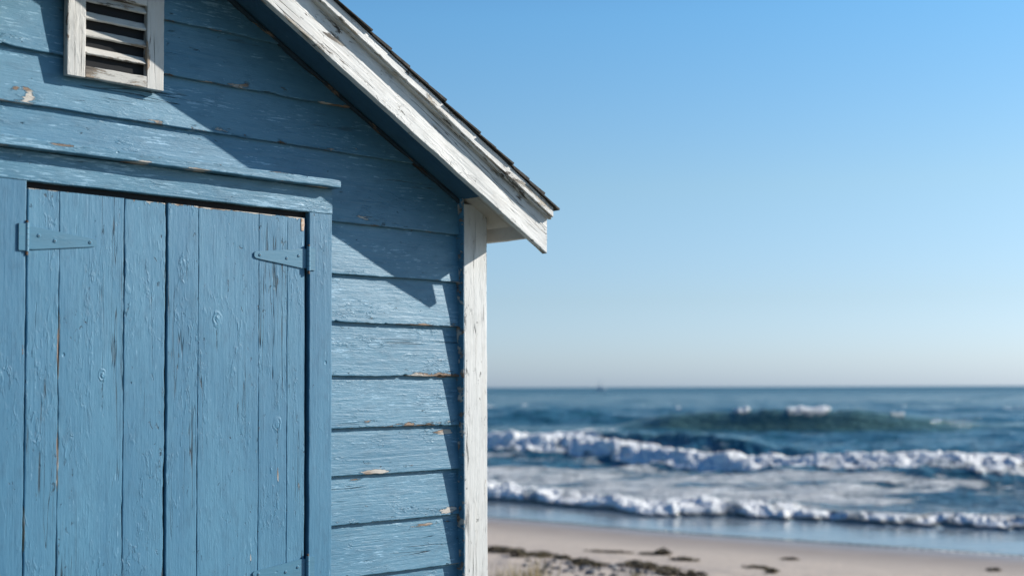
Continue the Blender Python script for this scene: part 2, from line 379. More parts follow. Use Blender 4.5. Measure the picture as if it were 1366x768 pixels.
# ------------------------------------------------------------------ sea
def C(pts):
    t = np.array([p[0] for p in pts]); y = np.array([p[1] for p in pts])
    return lambda q: np.interp(q, t, y)
swash = C([(-1.2, 60), (-.4, 42), (-.0192, 32.54), (.0376, 30.66), (.0945, 28.64), (.1513, 28.0), (.1797, 27.6), (.2707, 26.7), (.3876, 25.0), (1.5, 16)])
bore = C([(-1.2, 66), (-.4, 55), (-.0191, 48.53), (.0378, 46.54), (.0947, 42.4), (.18, 38.0), (.2654, 35.6), (.3882, 33.4), (1.5, 26)])
green = C([(-1.2, 80), (0, 71), (.055, 70.4), (.112, 68.6), (.2374, 67.4), (.34, 66.83), (.389, 68.4), (1.5, 66)])
T_ = axis([(-1.5, -.1, .006), (-.1, -.03, .003), (-.03, .42, .00085), (.42, .6, .004), (.6, 2.0, .02)])
Yr = [8.]
while Yr[-1] < 30000:
    y = Yr[-1]; Yr.append(y + (.35 if y < 20 else .09 if y < 55 else .17 if y < 95 else y * .004 if y < 200 else y * .012 if y < 1500 else y * .06))
Tg, Yg = np.meshgrid(T_, np.array(Yr)); Xg = Tg * Yg
land = edge(Xg) - Yg; dep = np.clip(-land, 0, None)
amp = np.clip(dep / 14, 0, 1)
far = np.clip(1 - (Yg - 400) / 2000, .0, 1)
# open water chop: many short crested waves running to the shore
Z = np.zeros_like(Xg)
rs = np.random.RandomState(11)
for k in range(34):
    lam = .9 * 1.16 ** k * .9
    if lam > 26: break
    th = R(100) + rs.normal(0, .42)
    kx, ky = math.cos(th) * 2 * math.pi / lam, math.sin(th) * 2 * math.pi / lam
    a = .020 * lam ** .85 * (1 if lam < 9 else .65)
    lod = np.clip((lam * 26 - Yg * .55) / (lam * 10) , 0, 1)
    env = .35 + 1.3 * vnoise(Xg / (lam * 3.1) + k * 9, Yg / (lam * 2.2) + 31 + k)
    ph = kx * Xg + ky * Yg + rs.rand() * 6.28 + 2.2 * vnoise(Xg / (lam * 4) + 3 * k, Yg / (lam * 4))
    sw = np.sin(ph); Z += a * env * (1 - 2 * np.abs(sw) ** .8 * .5 + .5 * sw) * lod * .6
Z *= amp * far
Z -= 0
wob1 = (vnoise(Xg * .35, 3.3) - .5)
def crest(yc, h, wf, wb):
    d = Yg - yc
    return h * np.where(d < 0, np.exp(-(d / wf) ** 2), np.exp(-(d / wb) ** 2))
# small bore at the swash line
jag = (fbm(Xg * .9, Yg * 0 + 2.2, 4, .6) - .5)
ys = swash(Tg) + jag * 1.1 + .75
hs = .13 + .12 * (vnoise(Xg * .8, 9.1) - .5)
sw_ = crest(ys, hs, .5, 1.7)
lump = fbm(Xg * 3.1, Yg * 2.2, 4, .6) - .5; lump3 = fbm(Xg * 6.5 + 50, Yg * 4.5, 3, .6) - .5; lump2 = fbm(Xg * 1.2 + 20, Yg * .9, 4, .6) - .5
# the main foaming bore
yb = bore(Tg) + .5 * (fbm(Xg * 2.1 + 3, Yg * 0 + 6., 3, .6) - .5) * 1.2 + (fbm(Xg * .45 + 7, Yg * 0 + 1.1, 4, .55) - .5) * 2.2 + 1.3
hb = .80 + .45 * (vnoise(Xg * .28 + 3, 5.5) - .5) + .14 * np.clip((.12 - Tg) * 10, 0, 1)
bo = crest(yb, hb * .8, 1.4, 3.2) + crest(yb - 1.7 + 1.4 * (vnoise(Xg * .8 + 1, 14.) - .5), .34 * vnoise(Xg * .55 + 8, 17.), .8, 1.1)
turb = fbm(Xg * 1.7 + 3, Yg * 1.7 + 8, 6, .62) - .5
turb2 = 1 - 2 * np.abs(fbm(Xg * 2.4 + 13, Yg * 2.4 + 28, 5, .6) - .5)
# a second crest running close behind on the left part
yb2 = yb + 6.5 + 2 * (vnoise(Xg * .12, 6.) - .5)
bo2 = crest(yb2, .62 * np.clip(1.2 - np.abs(Tg - .11) * 7, 0, 1), 1.2, 3.5)
# clean green swell
yg = green(Tg) + 3.6 + (vnoise(Xg * .11, 8.2) - .5) * 2.0
gprof = np.interp(Tg, [-.8, -.06, 0, .03, .075, .12, .2, .26, .29, .315, .34, .355, .385, .45, 2], [.3, .3, .50, .5, .50, 1.25, 1.48, 1.44, 1.22, .98, .76, .60, .55, .6, .5])
gr = crest(yg, gprof, 1.9, 6.) * (1 + .10 * (fbm(Xg * .6, Yg * .5, 3) - .5))
yg2 = yg + 17 + 3 * (vnoise(Xg * .07 + 4, 2.) - .5)
chop = Z.copy()
gr2 = crest(yg2, .5 + .35 * (vnoise(Xg * .09 + 9, 4.4) - .5), 2.6, 6)
yg3 = yg2 + 26; gr3 = crest(yg3, .45 + .3 * (vnoise(Xg * .07 + 19, 4.4) - .5), 3.5, 9)
# foam cover
sm = lambda x, a, b: np.clip((x - a) / (b - a), 0, 1) ** 2 * (3 - 2 * np.clip((x - a) / (b - a), 0, 1))
n_a = fbm(Xg * .28, Yg * .8, 5, .62); n_b = fbm(Xg * 2.3 + 9, Yg * 1.3, 5, .6); n_c = fbm(Xg * .25 + 5, Yg * .5 + 2, 4, .55)
db = Yg - yb; dbw = Yg - ys
f_b = sm(db, -2.2, -1.7) * (1 - sm(db - 3.5 * sm(.11 - Tg, 0, .06), 1.2, 4.2)) * (1.25 - .62 * sm(n_b, .48, .72))
f_b = f_b * (1 - .4 * sm(vnoise(Xg * .55 + 2, 11.), .60, .75) * sm(-db, .9, 1.4) * (1 - sm(-db, 1.7, 2.2)))    # foam thinned so darker water paints a shaded hollow under the lip
streak = sm(db, 1.5, 3) * (1 - sm(db, 6, 12)) * sm(n_c, .5, .62) * sm(.20 - Tg, 0, .1) * .95
f_s = sm(dbw, -.75, -.5) * (1 - sm(dbw, .5, 2.3)) * (.95 - .5 * sm(n_b, .5, .7)) * (1 - .75 * np.interp(Tg, [.2, .25, .3, .34, 1], [0, 1., 1.1, .8, .6]) * sm(dbw, -.3, .1))
lace = sm(dbw, 0, 1.) * sm(-db, 1.9, 3.0) * (.22 + .33 * sm(n_a, .42, .60))
cap = crest(yg + .2, 1, 1.0, 1.6) * (sm(Tg, .205, .212) * (1 - sm(Tg, .238, .246)) + .8 * sm(Tg, .166, .17) * (1 - sm(Tg, .178, .184)) + .6 * sm(Tg, .285, .29) * (1 - sm(Tg, .297, .302)) + .5 * sm(n_b, .62, .72) * sm(Tg, .1, .13) * (1 - sm(Tg, .3, .33)))
wc = sm(fbm(Xg * .22 + 60, Yg * .16 + 8, 4, .7), .74, .80) * sm(Yg, 90, 110) * (1 - sm(Yg, 260, 400)) * .7
rim = sm(dep, .0, .05) * (1 - sm(dep, .10, .35)) * sm(vnoise(Xg * .5 + 3, 4.), .4, .7) * sm(Tg, .1, .2) * .8
ripf = sm(dep, .3, 1.) * (1 - sm(dbw, -1.2, -.2)) * sm(n_c, .58, .68) * .30 * sm(Tg, .05, .2)
foam = np.clip(np.maximum.reduce([f_b, streak, f_s, lace, cap, rim, ripf, wc]), 0, 1)
Z -= chop * .75 * np.clip(gr / .5, 0, 1) + chop * .4 * np.clip(bo / .4, 0, 1)
Z += sw_ * (1 + .9 * turb * sm(foam, .3, .8)) + bo + bo2 + gr + gr2 + gr3
Z += foam * sm(f_b + f_s, .2, .8) * (turb * .36 + (turb2 - .8) * .14) * np.clip(dep / 6, 0, 1)
Z += cap * .12 * (n_b + .4)
film = sm(-dbw, .3, 1.0) * 1.0
Z = Z * (1 - .9 * film) * np.clip(dep / 1.5, .02, 1)
Z = np.where(land > 0, -.03 - .02 * np.clip(land, 0, 20), Z + .004)
shallow = np.exp(-dep / 5.)
steep = np.clip(gr / .95 * (1 - sm(Yg - yg, 0, 1.5)), 0, 1) + .6 * np.clip(bo2, 0, 1)
N = NT('sea_water')
co = N.n('ShaderNodeTexCoord').outputs['Object']
foamA = N.attr('foam'); shA = N.attr('shallow'); stA = N.attr('swell'); dist = N.attr('range'); flm = N.attr('film')
fn = N.noise(N.vmath('MULTIPLY', co, (2.6, 4.2, 5)), 1, 6, .7, .4)
fn2 = N.noise(N.vmath('MULTIPLY', co, (.5, 1.0, 1)), 1, 5, .65, .6)
fm = N.ramp(N.math('ADD', foamA, N.math('MULTIPLY', N.math('SUBTRACT', N.math('ADD', N.math('MULTIPLY', fn, .6), N.math('MULTIPLY', fn2, .4)), .5), 1.5)), .28, .72)
fm = N.math('MULTIPLY', fm, N.ramp(foamA, .03, .14))
deep = N.mix(N.ramp(fn2, .35, .65), (.020, .088, .128), (.028, .105, .148))
water = N.mix(N.ramp(shA, .0, .6), deep, (.19, .22, .235))
water = N.mix(N.math('MULTIPLY', N.ramp(shA, .35, .75), N.math('SUBTRACT', 1., flm)), water, (.20, .185, .15))
water = N.mix(N.ramp(stA, .1, .7, 0, .9), water, (.075, .145, .125))
col = N.mix(fm, water, (.88, .88, .86))
N.set(N.b.inputs['Base Color'], col)
N.set(N.b.inputs['Roughness'], N.mix(fm, N.ramp(dist, 60, 900, .10, .32), (.75, .75, .75)))
N.b.inputs['IOR'].default_value = 1.33
N.set(N.b.inputs['Specular IOR Level'], N.ramp(dist, 40, 260, .5, .10))
v1 = N.vmath('MULTIPLY', co, (.55, 1.0, 1)); 
r1 = N.noise(v1, 2.2, 4, .62, .3); r2 = N.noise(v1, 9, 4, .65); r3 = N.noise(N.vmath('MULTIPLY', co, (.14, .3, 1)), 1, 5, .7)
hh = N.math('ADD', N.math('MULTIPLY', r1, .55), N.math('MULTIPLY', r2, .12))
hh = N.math('ADD', hh, N.math('MULTIPLY', r3, 5.0))
hh = N.math('MULTIPLY', hh, N.ramp(flm, 0, 1, 1., .05))
nb = N.bump(hh, .22, 1.)
nb2 = N.bump(N.math('MULTIPLY', N.math('ADD', N.math('MULTIPLY', fn, 1.), fn2), fm), .10, 1., nb)
N.set(N.b.inputs['Normal'], nb2)
sea = grid_mesh('sea', Xg, Yg, Z, {'foam': foam, 'shallow': shallow, 'swell': steep, 'range': Yg, 'film': film * sm(dep, 0, .3)}, N.m)
tag(sea, 'blue sea with foaming breakers and a green swell', 'sea', kind='structure')

# ------------------------------------------------------------------ the hut
G0 = 1.65                                   # ground below the camera height
hut = bpy.data.objects.new('beach_hut', None); scn.collection.objects.link(hut)
hut.location = (-0.6394, 4.7, CAM_H - G0); hut.rotation_euler = (0, 0, math.atan2(.70407, .71013))
tag(hut, 'blue clapboard beach hut with white trim, double doors and a louvred gable vent', 'beach hut')
# local frame: x along the front wall, y into the hut (front faces -y), z up from the ground; height v is relative to the camera
def P(u, o, v): return Vector((u, -o, v + G0))
PK, UR, UL = -.745, .73, -2.22              # gable centre, right and left outer edges of the corner boards
SL = .558
def rk(u): return .723 + SL * (.64 - PK) - SL * abs(u - PK)     # where the soffit meets the wall
DEPTH = 2.7
X_, Yin, Z_ = (1, 0, 0), (0, 1, 0), (0, 0, 1); OUT = (0, -1, 0)
# clapboards of the front wall
lines = [-.68, -.49, -.315, -.144, .044, .238, .412, .599, .853, 1.02, 1.2, 1.375]
v = -.68
low = []
while v > -1.6: v -= .182; low.append(v)
lines = low[::-1] + lines + [1.60]
lines[0] = -1.62
def sheared(mb, ranges, dirv):
    for (a, b, v0, v1) in ranges:
        for k in range(a, b):
            p = mb.v[k]; f = max(0, min(1.1, (p[2] - G0 - v0) / (v1 - v0)))
            mb.v[k] = (p[0] + dirv[0] * .0175 * f, p[1] + dirv[1] * .0175 * f, p[2])
wl = MB(); rngs = []
for i in range(len(lines) - 1):
    v0, v1 = lines[i], lines[i + 1] + .014
    x0, x1 = UL + .10, .640
    if v0 > .7:
        xr = PK + (rk(PK) - v0) / SL; x1 = min(x1, xr + .02); x0 = max(x0, 2 * PK - xr - .02)
    a = len(wl.v)
    wl.board(P(x0, 0, v0), X_, Z_, OUT, x1 - x0, v1 - v0, .0165, wob=.0014, notch=.006,
             hi=lambda a_, x0=x0, v0=v0, v1=v1: min(v1, rk(x0 + a_) + .012) - v0, wear0=1, wear1=0, endw=.2, step=.01)
    rngs.append((a, len(wl.v), v0, lines[i + 1]))
sheared(wl, rngs, (0, 1))
# dark backing sheet behind the boards, added to block light
def poly(mb, pts, y0, y1, mi=0):
    n = len(pts); vs = [(p[0], y0, p[1]) for p in pts] + [(p[0], y1, p[1]) for p in pts]
    fs = [tuple(range(n)), tuple(range(n, 2 * n))[::-1]] + [(i, i + n, (i + 1) % n + n, (i + 1) % n) for i in range(n)]
    mb.add(vs, fs, 0, 0, mi)
gab = [(UL + .03, 0), (UR - .03, 0), (UR - .03, rk(UR) + G0), (PK, rk(PK) + G0), (UL + .03, rk(UL) + G0)]
poly(wl, gab, .040, .054, 1)
o = wl.build('front_wall', [M['siding'], M['dark']], hut)
# side and back walls
def side(xs, dirx, name):
    mb = MB(); rg = []
    vv = [-1.62 + .184 * k for k in range(13)]
    for k in range(len(vv) - 1):
        a = len(mb.v); 
        top = min(vv[k + 1] + .014, rk(UR) + .0)
        if top - vv[k] < .02: continue
        mb.board((xs, .06, vv[k] + G0), Yin, Z_, (dirx, 0, 0), DEPTH - .12, top - vv[k], .013, notch=.004, wear1=0, step=.05)
        rg.append((a, len(mb.v), vv[k], vv[k + 1]))
    sheared(mb, rg, (-dirx, 0))
    mb.box(*(sorted((xs - dirx * .04, xs - dirx * .03))), .06, DEPTH - .06, 0, rk(UR) + G0, mi=1)
    mb.build(name, [M['siding_y'], M['dark']], hut)
side(UR - .012, 1, 'side_wall'); side(UL + .012, -1, 'side_wall')
bw = MB(); rg = []
for k in range(17):
    v0 = -1.62 + .184 * k; v1 = v0 + .198
    x0, x1 = UL + .1, UR - .1
    if v0 > .6:
        xr = PK + (rk(PK) - v0) / SL
        if xr - PK < .05: break
        x1 = min(x1, xr); x0 = max(x0, 2 * PK - xr)
    a = len(bw.v)
    bw.board((x0, DEPTH, v0 + G0), X_, Z_, (0, 1, 0), x1 - x0, .198, .013, hi=lambda a_, x0=x0, v0=v0, v1=v1: min(v1, rk(x0 + a_)) - v0, wear1=0, step=.05)
    rg.append((a, len(bw.v), v0, v0 + .184))
sheared(bw, rg, (0, -1))
poly(bw, gab, DEPTH - .05, DEPTH - .036, 1)
bw.build('back_wall', [M['siding'], M['dark']], hut)
# corner boards (front and back)
for nm, x0, x1 in (('r', .613, .7365), ('l', UL, UL + .123)):
    for yy, oo in ((-.0255, -1), (DEPTH + .02, 1)):
        mb = MB()
        mb.board((x0, yy, -.05), Z_, X_, (0, oo, 0), rk(UR) + .045 + G0 + .05, x1 - x0, .045, wob=.0011, step=.012 if oo < 0 else .08, wear0=.8, wear1=.9)
        if nm == 'r': xs, dx = UR + .0075, 1
        else: xs, dx = UL - .0015, -1
        ya, yb_ = (.0145, .10) if oo < 0 else (DEPTH - .10, DEPTH - .027)
        mb.board((xs, ya, -.05), Z_, Yin, (dx, 0, 0), rk(UR) + G0 + .02, yb_ - ya, .022, wob=.001, step=.05)
        mb.build('corner_post', M['post'], hut)

# thin blue strip added over the post's white left side so it reads dark
fs_ = MB()
fs_.board(P(.6098, .0245, -1.62), Z_, X_, OUT, rk(.6) + 1.62, .0028, .045, wob=.0009, step=.012)
fs_.build('post_side_strip', M['siding'], hut)
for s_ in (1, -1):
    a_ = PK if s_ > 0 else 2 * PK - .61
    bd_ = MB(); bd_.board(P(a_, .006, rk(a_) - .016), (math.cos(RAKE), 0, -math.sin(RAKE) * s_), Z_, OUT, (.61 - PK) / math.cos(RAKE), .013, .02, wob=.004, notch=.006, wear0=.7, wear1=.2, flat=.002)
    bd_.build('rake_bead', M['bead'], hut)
# door surround
fr = MB()
fr.board(P(-1.270, .028, -1.52), Z_, X_, OUT, .617 + 1.52, .118, .026, wob=.0013, wear1=.5, wear0=.5)
fr.build('door_jamb', M['jamb'], hut); fr = MB()
fr.board(P(-.127, .028, -1.52), Z_, X_, OUT, .617 + 1.52, .098, .026, wob=.0010, wear1=.4, wear0=.4)
fr.build('door_jamb', M['jamb'], hut); fr = MB()
fr.board(P(-1.27, .040, -1.56), X_, Z_, OUT, 1.241, .04, .045, wob=.001)
fr.build('door_sill', M['jamb'], hut)
hd = MB()
hd.board(P(-1.27, .0295, .618), X_, Z_, OUT, 1.241, .089, .028, wob=.0010, wear0=.6, wear1=.2)
hd.build('door_header', M['head'], hut)
cp = MB()
cp.board(P(-1.29, .072, .7085), X_, Z_, OUT, 1.266, .0265, .085, wob=.0015, wear0=.9, wear1=1., step=.008, flat=.0015)
cp.build('header_cap', M['head'], hut)

# doors: planks with open joints
def strap(u0, u1, v, flip, parent):
    """tapered strap hinge; u0 at the knuckle, u1 at the tip"""
    mb = MB(); sg = 1 if u1 > u0 else -1
    th = .0032; O0 = .0203
    prof = [(0, .034), (.02, .034), (abs(u1 - u0) - .02, .013), (abs(u1 - u0) - .006, .011), (abs(u1 - u0), .006)]
    n = len(prof); vs = []
    dv = flip
    for k, oo in enumerate((O0, O0 + th)):
        for (a, hw) in prof:
            for s_ in (-1, 1): vs.append(P(u0 + sg * a, oo, v + s_ * hw + dv * a))
    fs = []
    for i in range(n - 1):
        a = 2 * i; b = 2 * n + 2 * i
        fs += [(a, a + 1, a + 3, a + 2), (b, b + 2, b + 3, b + 1), (a, a + 2, b + 2, b), (a + 1, b + 1, b + 3, a + 3)]
    e = 2 * n - 2
    fs += [(0, 2 * n, 2 * n + 1, 1), (e, e + 1, 2 * n + e + 1, 2 * n + e)]
    mb.add(vs, fs, .2, random.random())
    for a, hw in ((.035, .008), (.085, -.004), (abs(u1 - u0) - .022, 0)):   # screw heads
        c = P(u0 + sg * a, O0 + th, v + hw + dv * a)
        mb.tube(c, c + Vector((0, -.0022, 0)), .0065, .004, 12, mi=0)
        mb.tube(c + Vector((0, -.0023, 0)), c + Vector((0, -.0026, 0)), .0018, .0018, 8, mi=1)
    # knuckle barrel, pin and the leaf fixed to the jamb
    ub = u0 - sg * .004
    for k in range(5):
        z0 = v - .042 + k * .0172
        mb.tube(P(ub, O0 + .008, z0), P(ub, O0 + .008, z0 + .0162), .0068, n=14, mi=0)
    mb.tube(P(ub, O0 + .008, v - .053), P(ub, O0 + .008, v + .050), .0042, n=10, mi=1)
    xa, xb = sorted((ub - sg * .003, ub - sg * .026))
    mb.box(xa, xb, -.0325, -.0275, v - .040 + G0, v + .040 + G0, tone=.4)
    return mb.build('hinge', [M['hinge'], M['rust']], parent)
def door(edges, side_):
    mb = MB()
    top = .5975
    for i in range(len(edges) - 1):
        a, b = edges[i], edges[i + 1]; g = (.00035, .0012)[side_ < 0 and i > 0]
        split = .0022 if side_ < 0 and i > 0 else .0013
        mb.board(P(a + g, .020 - .0012 * random.random(), -1.50), Z_, X_, OUT, top + 1.50 - .002 * random.random(), b - a - 2 * g, .014, wob=split, wear0=.8, wear1=.8, endw=1.5, step=.010, flat=.0009)
    mb.box(edges[0] - (.008 if side_ < 0 else .0035), edges[-1] + (.0105 if side_ > 0 else .0025), -.0052, -.0030, -1.5 + G0, .6172 + G0, mi=1)  # near-black sheet behind the planks, standing in for shade in the gaps
    if side_ > 0:   # bare corner where the paint has gone at the top hinge side
        mb.board(P(-.158, .0206, top - .047), Z_, X_, OUT, .043, .014, .002, wob=.004, step=.004, mi=2, wear0=0, wear1=0, flat=0)
    d = mb.build('door', [M['door'], M['dark'], M['bare']], hut)
    return d
dl = door([-1.144, -1.044, -.830, -.6862], -1)
dr = door([-.678, -.566, -.331, -.215, -.139], 1)
strap(-1.146, -.925, .449, 0, dl); strap(-1.146, -.925, -.66, 0, dl)
strap(-.135, -.352, .453, 0, dr); strap(-.135, -.352, -.625, 0, dr)

# gable vent
vt = bpy.data.objects.new('vent', None); scn.collection.objects.link(vt); vt.parent = hut
vt.location = (0, 0, 0)
fv = MB(); VB, VT = .957, 1.262
fv.board(P(-1.028, .025, VB), Z_, X_, OUT, VT - VB, .060, .024, wob=.0012, step=.006, wear0=1.)
fv.build('vent_stile', M['ventz'], vt); fv = MB()
fv.board(P(-.760, .025, VB), Z_, X_, OUT, VT - VB, .060, .024, wob=.0010, step=.006)
o = fv.build('vent_stile', M['ventz'], vt)
fv = MB()
fv.board(P(-.9675, .0242, VB + .0005), X_, Z_, OUT, .207, .036, .023, wob=.0012, step=.006)
fv.build('vent_rail', M['vent'], vt); fv = MB()
fv.board(P(-.9675, .0242, VT - .04), X_, Z_, OUT, .207, .039, .023, wob=.0012, step=.006)
fv.build('vent_rail', M['vent'], vt)
bk = MB(); bk.box(-.969, -.757, -.0030, -.0012, VB + .01 + G0, VT - .01 + G0); bk.build('vent_backing', M['dark'], vt)  # near-black sheet standing in for the unlit space behind the louvres
for k in range(4):
    vb = 1.035 + .0545 * k
    mb = MB()
    nrm = Vector((0, -math.cos(R(38)), math.sin(R(38)) * 1.0)).normalized(); acr = Vector((0, math.sin(R(38)), math.cos(R(38)))).normalized()
    org = P(-.9665, .0225, vb)
    mb.board(org, X_, acr, nrm, .2055, .031, .007, wob=.0013, step=.006, wear0=.9, flat=.0012)
    mb.build('louvre', M['vent'], vt)

# soffit boards under the gable overhang, blue near the wall and white past the corner
BO = .22                                     # overhang in front of the wall
def rake_seg(name, mat, u0, u1, o0, o1, vb0, vt0, parent=hut, plumb=True, thick=None, **kw):
    """board following the rake from u0 to u1 (same side of the peak); vb0/vt0: heights above/below the soffit line"""
    sg = 1 if u0 >= PK else -1
    a_, b_ = (u0, u1)
    L = (b_ - a_) / math.cos(RAKE)
    A = Vector((math.cos(RAKE), 0, -math.sin(RAKE) * sg)); Cc = Vector((0, 0, 1))
    mb = MB(); W = vt0 - vb0
    mb.board(P(a_, o0, rk(a_) + vb0), A, Cc, OUT, L, W, o0 - o1, **kw)
    return mb.build(name, mat, parent)
UE = .86
SK = dict(step=.012, wob=.0018, wear0=.9, wear1=.3)
# height of the bargeboard foot relative to the soffit line
for s_ in (1, -1):
    a, b = (PK, UE + .018) if s_ > 0 else (2 * PK - UE - .018, PK)
    mt = M['barge'] if s_ > 0 else M['barge_l']
    L = (b - a) / math.cos(RAKE)
    # foot comes to a point: lower edge drops a little at the tail
    mb = MB(); A = Vector((math.cos(RAKE), 0, -math.sin(RAKE) * s_))
    start = P(a, BO, rk(a) - .062)
    mb.board(start, A, Z_, OUT, L, .150, .024, step=.009, wob=.0018, wear0=1., wear1=.2, endw=1.0, flat=.0015, notch=.003)
    mb.build('bargeboard', mt, hut)
    a, b = (PK, UE + .024) if s_ > 0 else (2 * PK - UE - .024, PK)
    L = (b - a) / math.cos(RAKE)
    mb = MB()
    mb.board(P(a, BO + .030, rk(a) + .081), A, Z_, OUT, L, .042, .053, step=.009, wob=.0016, wear0=1., wear1=.4, flat=.0012, notch=.004)
    mb.board(P(a, BO + .020, rk(a) + .074), A, Z_, OUT, L, .010, .019, step=.012, wob=.001, wear0=.4, wear1=.2, flat=.0008)
    mb.build('rake_moulding', mt, hut)
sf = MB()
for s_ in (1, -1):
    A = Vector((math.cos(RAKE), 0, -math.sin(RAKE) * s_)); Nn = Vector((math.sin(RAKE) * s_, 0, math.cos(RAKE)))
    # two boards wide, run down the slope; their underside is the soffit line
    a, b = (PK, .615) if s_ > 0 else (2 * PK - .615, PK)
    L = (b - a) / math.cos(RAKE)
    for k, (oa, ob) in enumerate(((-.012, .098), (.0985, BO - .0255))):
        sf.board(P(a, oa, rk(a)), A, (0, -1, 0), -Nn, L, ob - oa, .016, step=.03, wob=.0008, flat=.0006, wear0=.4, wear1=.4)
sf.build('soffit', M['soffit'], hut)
# white eaves: sloped lining past the corner, fascia running back along the side
for s_ in (1, -1):
    mb = MB(); mx = (lambda x: x) if s_ > 0 else (lambda x: 2 * PK - x)
    A = Vector((math.cos(RAKE) * s_, 0, -math.sin(RAKE))); Nn = Vector((math.sin(RAKE) * s_, 0, math.cos(RAKE)))
    L = (.815 - .616) / math.cos(RAKE)
    for k, (oa, ob) in enumerate(((-DEPTH - .05, -.036), (-.034, .090), (.0915, BO - .0255))):
        uu = .616 if oa > -.04 else .735
        LL = (.818 - uu) / math.cos(RAKE)
        mb.board(P(mx(uu), oa, rk(uu) + (.004 if k else 0)), A, (0, -1, 0), -Nn, LL, ob - oa, .014, step=.05, wob=.0008)
    mb.build('eaves_lining', M['fascia'], hut)
    mb = MB()
    x0, x1 = sorted((mx(.800), mx(.826)))
    yy0 = -(BO - .0255)
    # inner face towards the hut, outer face towards the sea
    mb.board((x0 if s_ > 0 else x1, yy0, .585 + G0), Yin, Z_, (-s_, 0, 0), DEPTH + .05 + BO, .105, .026, step=.05, wob=.0012)
    mb.box(*sorted((mx(.770), mx(.7995))), yy0 + .001, DEPTH, .655 + G0, .70 + G0, tone=.3)
    mb.build('fascia', M['fascia'], hut)
# roof: shingle courses on a deck, each course stepping over the one below
rf = MB()
random.seed(21)
for s_ in (1, -1):
    cs, sn = math.cos(RAKE), math.sin(RAKE)
    D = Vector((cs * s_, 0, -sn)); Nn = Vector((sn * s_, 0, cs))
    top = Vector((PK, 0, rk(PK) + .122 / 1 + G0))     # apex of the deck
    Ls = (UE + .03 - PK) / cs
    # deck
    y0, y1 = -(BO + .012), DEPTH + .16
    p = [top, top + D * Ls]
    vs = [Vector((q.x, yy, q.z)) + Nn * h for h in (-.016, .0) for q in p for yy in (y0, y1)]
    rf.add(vs, [(0, 1, 3, 2), (4, 6, 7, 5), (0, 4, 5, 1), (2, 3, 7, 6), (0, 2, 6, 4), (1, 5, 7, 3)], 0, 0)
    expo = .098; n = int(Ls / expo) + 1
    for k in range(n + 1):
        end = Ls + .018 - k * expo                     # distance of the butt from the apex
        y = y0 - .028
        while y < y1:
            wd = random.uniform(.07, .15) ; ln = .19
            b_ = end + random.uniform(-.005, .005); st = max(0.0, b_ - ln)
            if b_ < .01: break
            t0 = .0075 + random.uniform(-.001, .003)    # butt thickness
            yy0 = y + (random.uniform(-.006, .006) if y < y0 else .0); yy1 = y + wd - .003
            lift = .0065
            q0, q1 = top + D * st, top + D * b_
            vs = []
            for (q, lo_, hi_) in ((q0, .0005, .0025), (q1, lift * min(1, k) + .0005, lift * min(1, k) + t0)):
                for yy in (yy0, yy1):
                    for hgt in (lo_, hi_): vs.append(Vector((q.x, yy, q.z)) + Nn * (hgt + random.uniform(0, .0015)))
            rf.add(vs, [(0, 1, 3, 2), (4, 6, 7, 5), (0, 4, 5, 1), (2, 3, 7, 6), (0, 2, 6, 4), (1, 5, 7, 3)], 0, random.random())
            y += wd
rf.box(PK - .06, PK + .06, -(BO + .035), DEPTH + .17, rk(PK) + .118 + G0, rk(PK) + .139 + G0, tone=.2)
rf.build('roof', M['shingle'], hut)

# ------------------------------------------------------------------ far boat
bt = bpy.data.objects.new('fishing_boat', None); scn.collection.objects.link(bt)
bt.scale = (1., 1., 1.3); bt.location = (60.4, 900, -.2); tag(bt, 'tiny hazy boat with a mast far out on the horizon', 'boat')
mb = MB()
sec = [(-3.4, .7, 1.3), (-2, 1.1, 1.1), (1, 1.2, 1.15), (3, .6, 1.5), (4, .05, 1.9)]
vs = []
for (x, hw, h_) in sec: vs += [(x, -hw, h_), (x, -hw * .6, 0), (x, hw * .6, 0), (x, hw, h_)]
fs = []
for i in range(4):
    for k in range(4): fs.append((4 * i + k, 4 * i + (k + 1) % 4, 4 * i + 4 + (k + 1) % 4, 4 * i + 4 + k))
fs += [(0, 3, 2, 1), (16, 17, 18, 19)]
mb.add(vs, fs); M['hull'] = simple('boat_haze_tint', (.6, .64, .66), .6)  # pale hull colour stands in for haze over the distance
mb.build('hull', M['hull'], bt)
mb = MB(); mb.box(-1.6, .6, -.8, .8, 1.05, 2.7); mb.box(-1.8, .8, -.95, .95, 2.7, 2.85); mb.build('cabin', M['hull'], bt)
mb = MB(); mb.tube((-.4, 0, 2.7), (-.4, 0, 6.6), .2, .12); mb.tube((-.4, 0, 4.6), (2.0, 0, 5.4), .1, .08); mb.build('mast', M['hull'], bt)

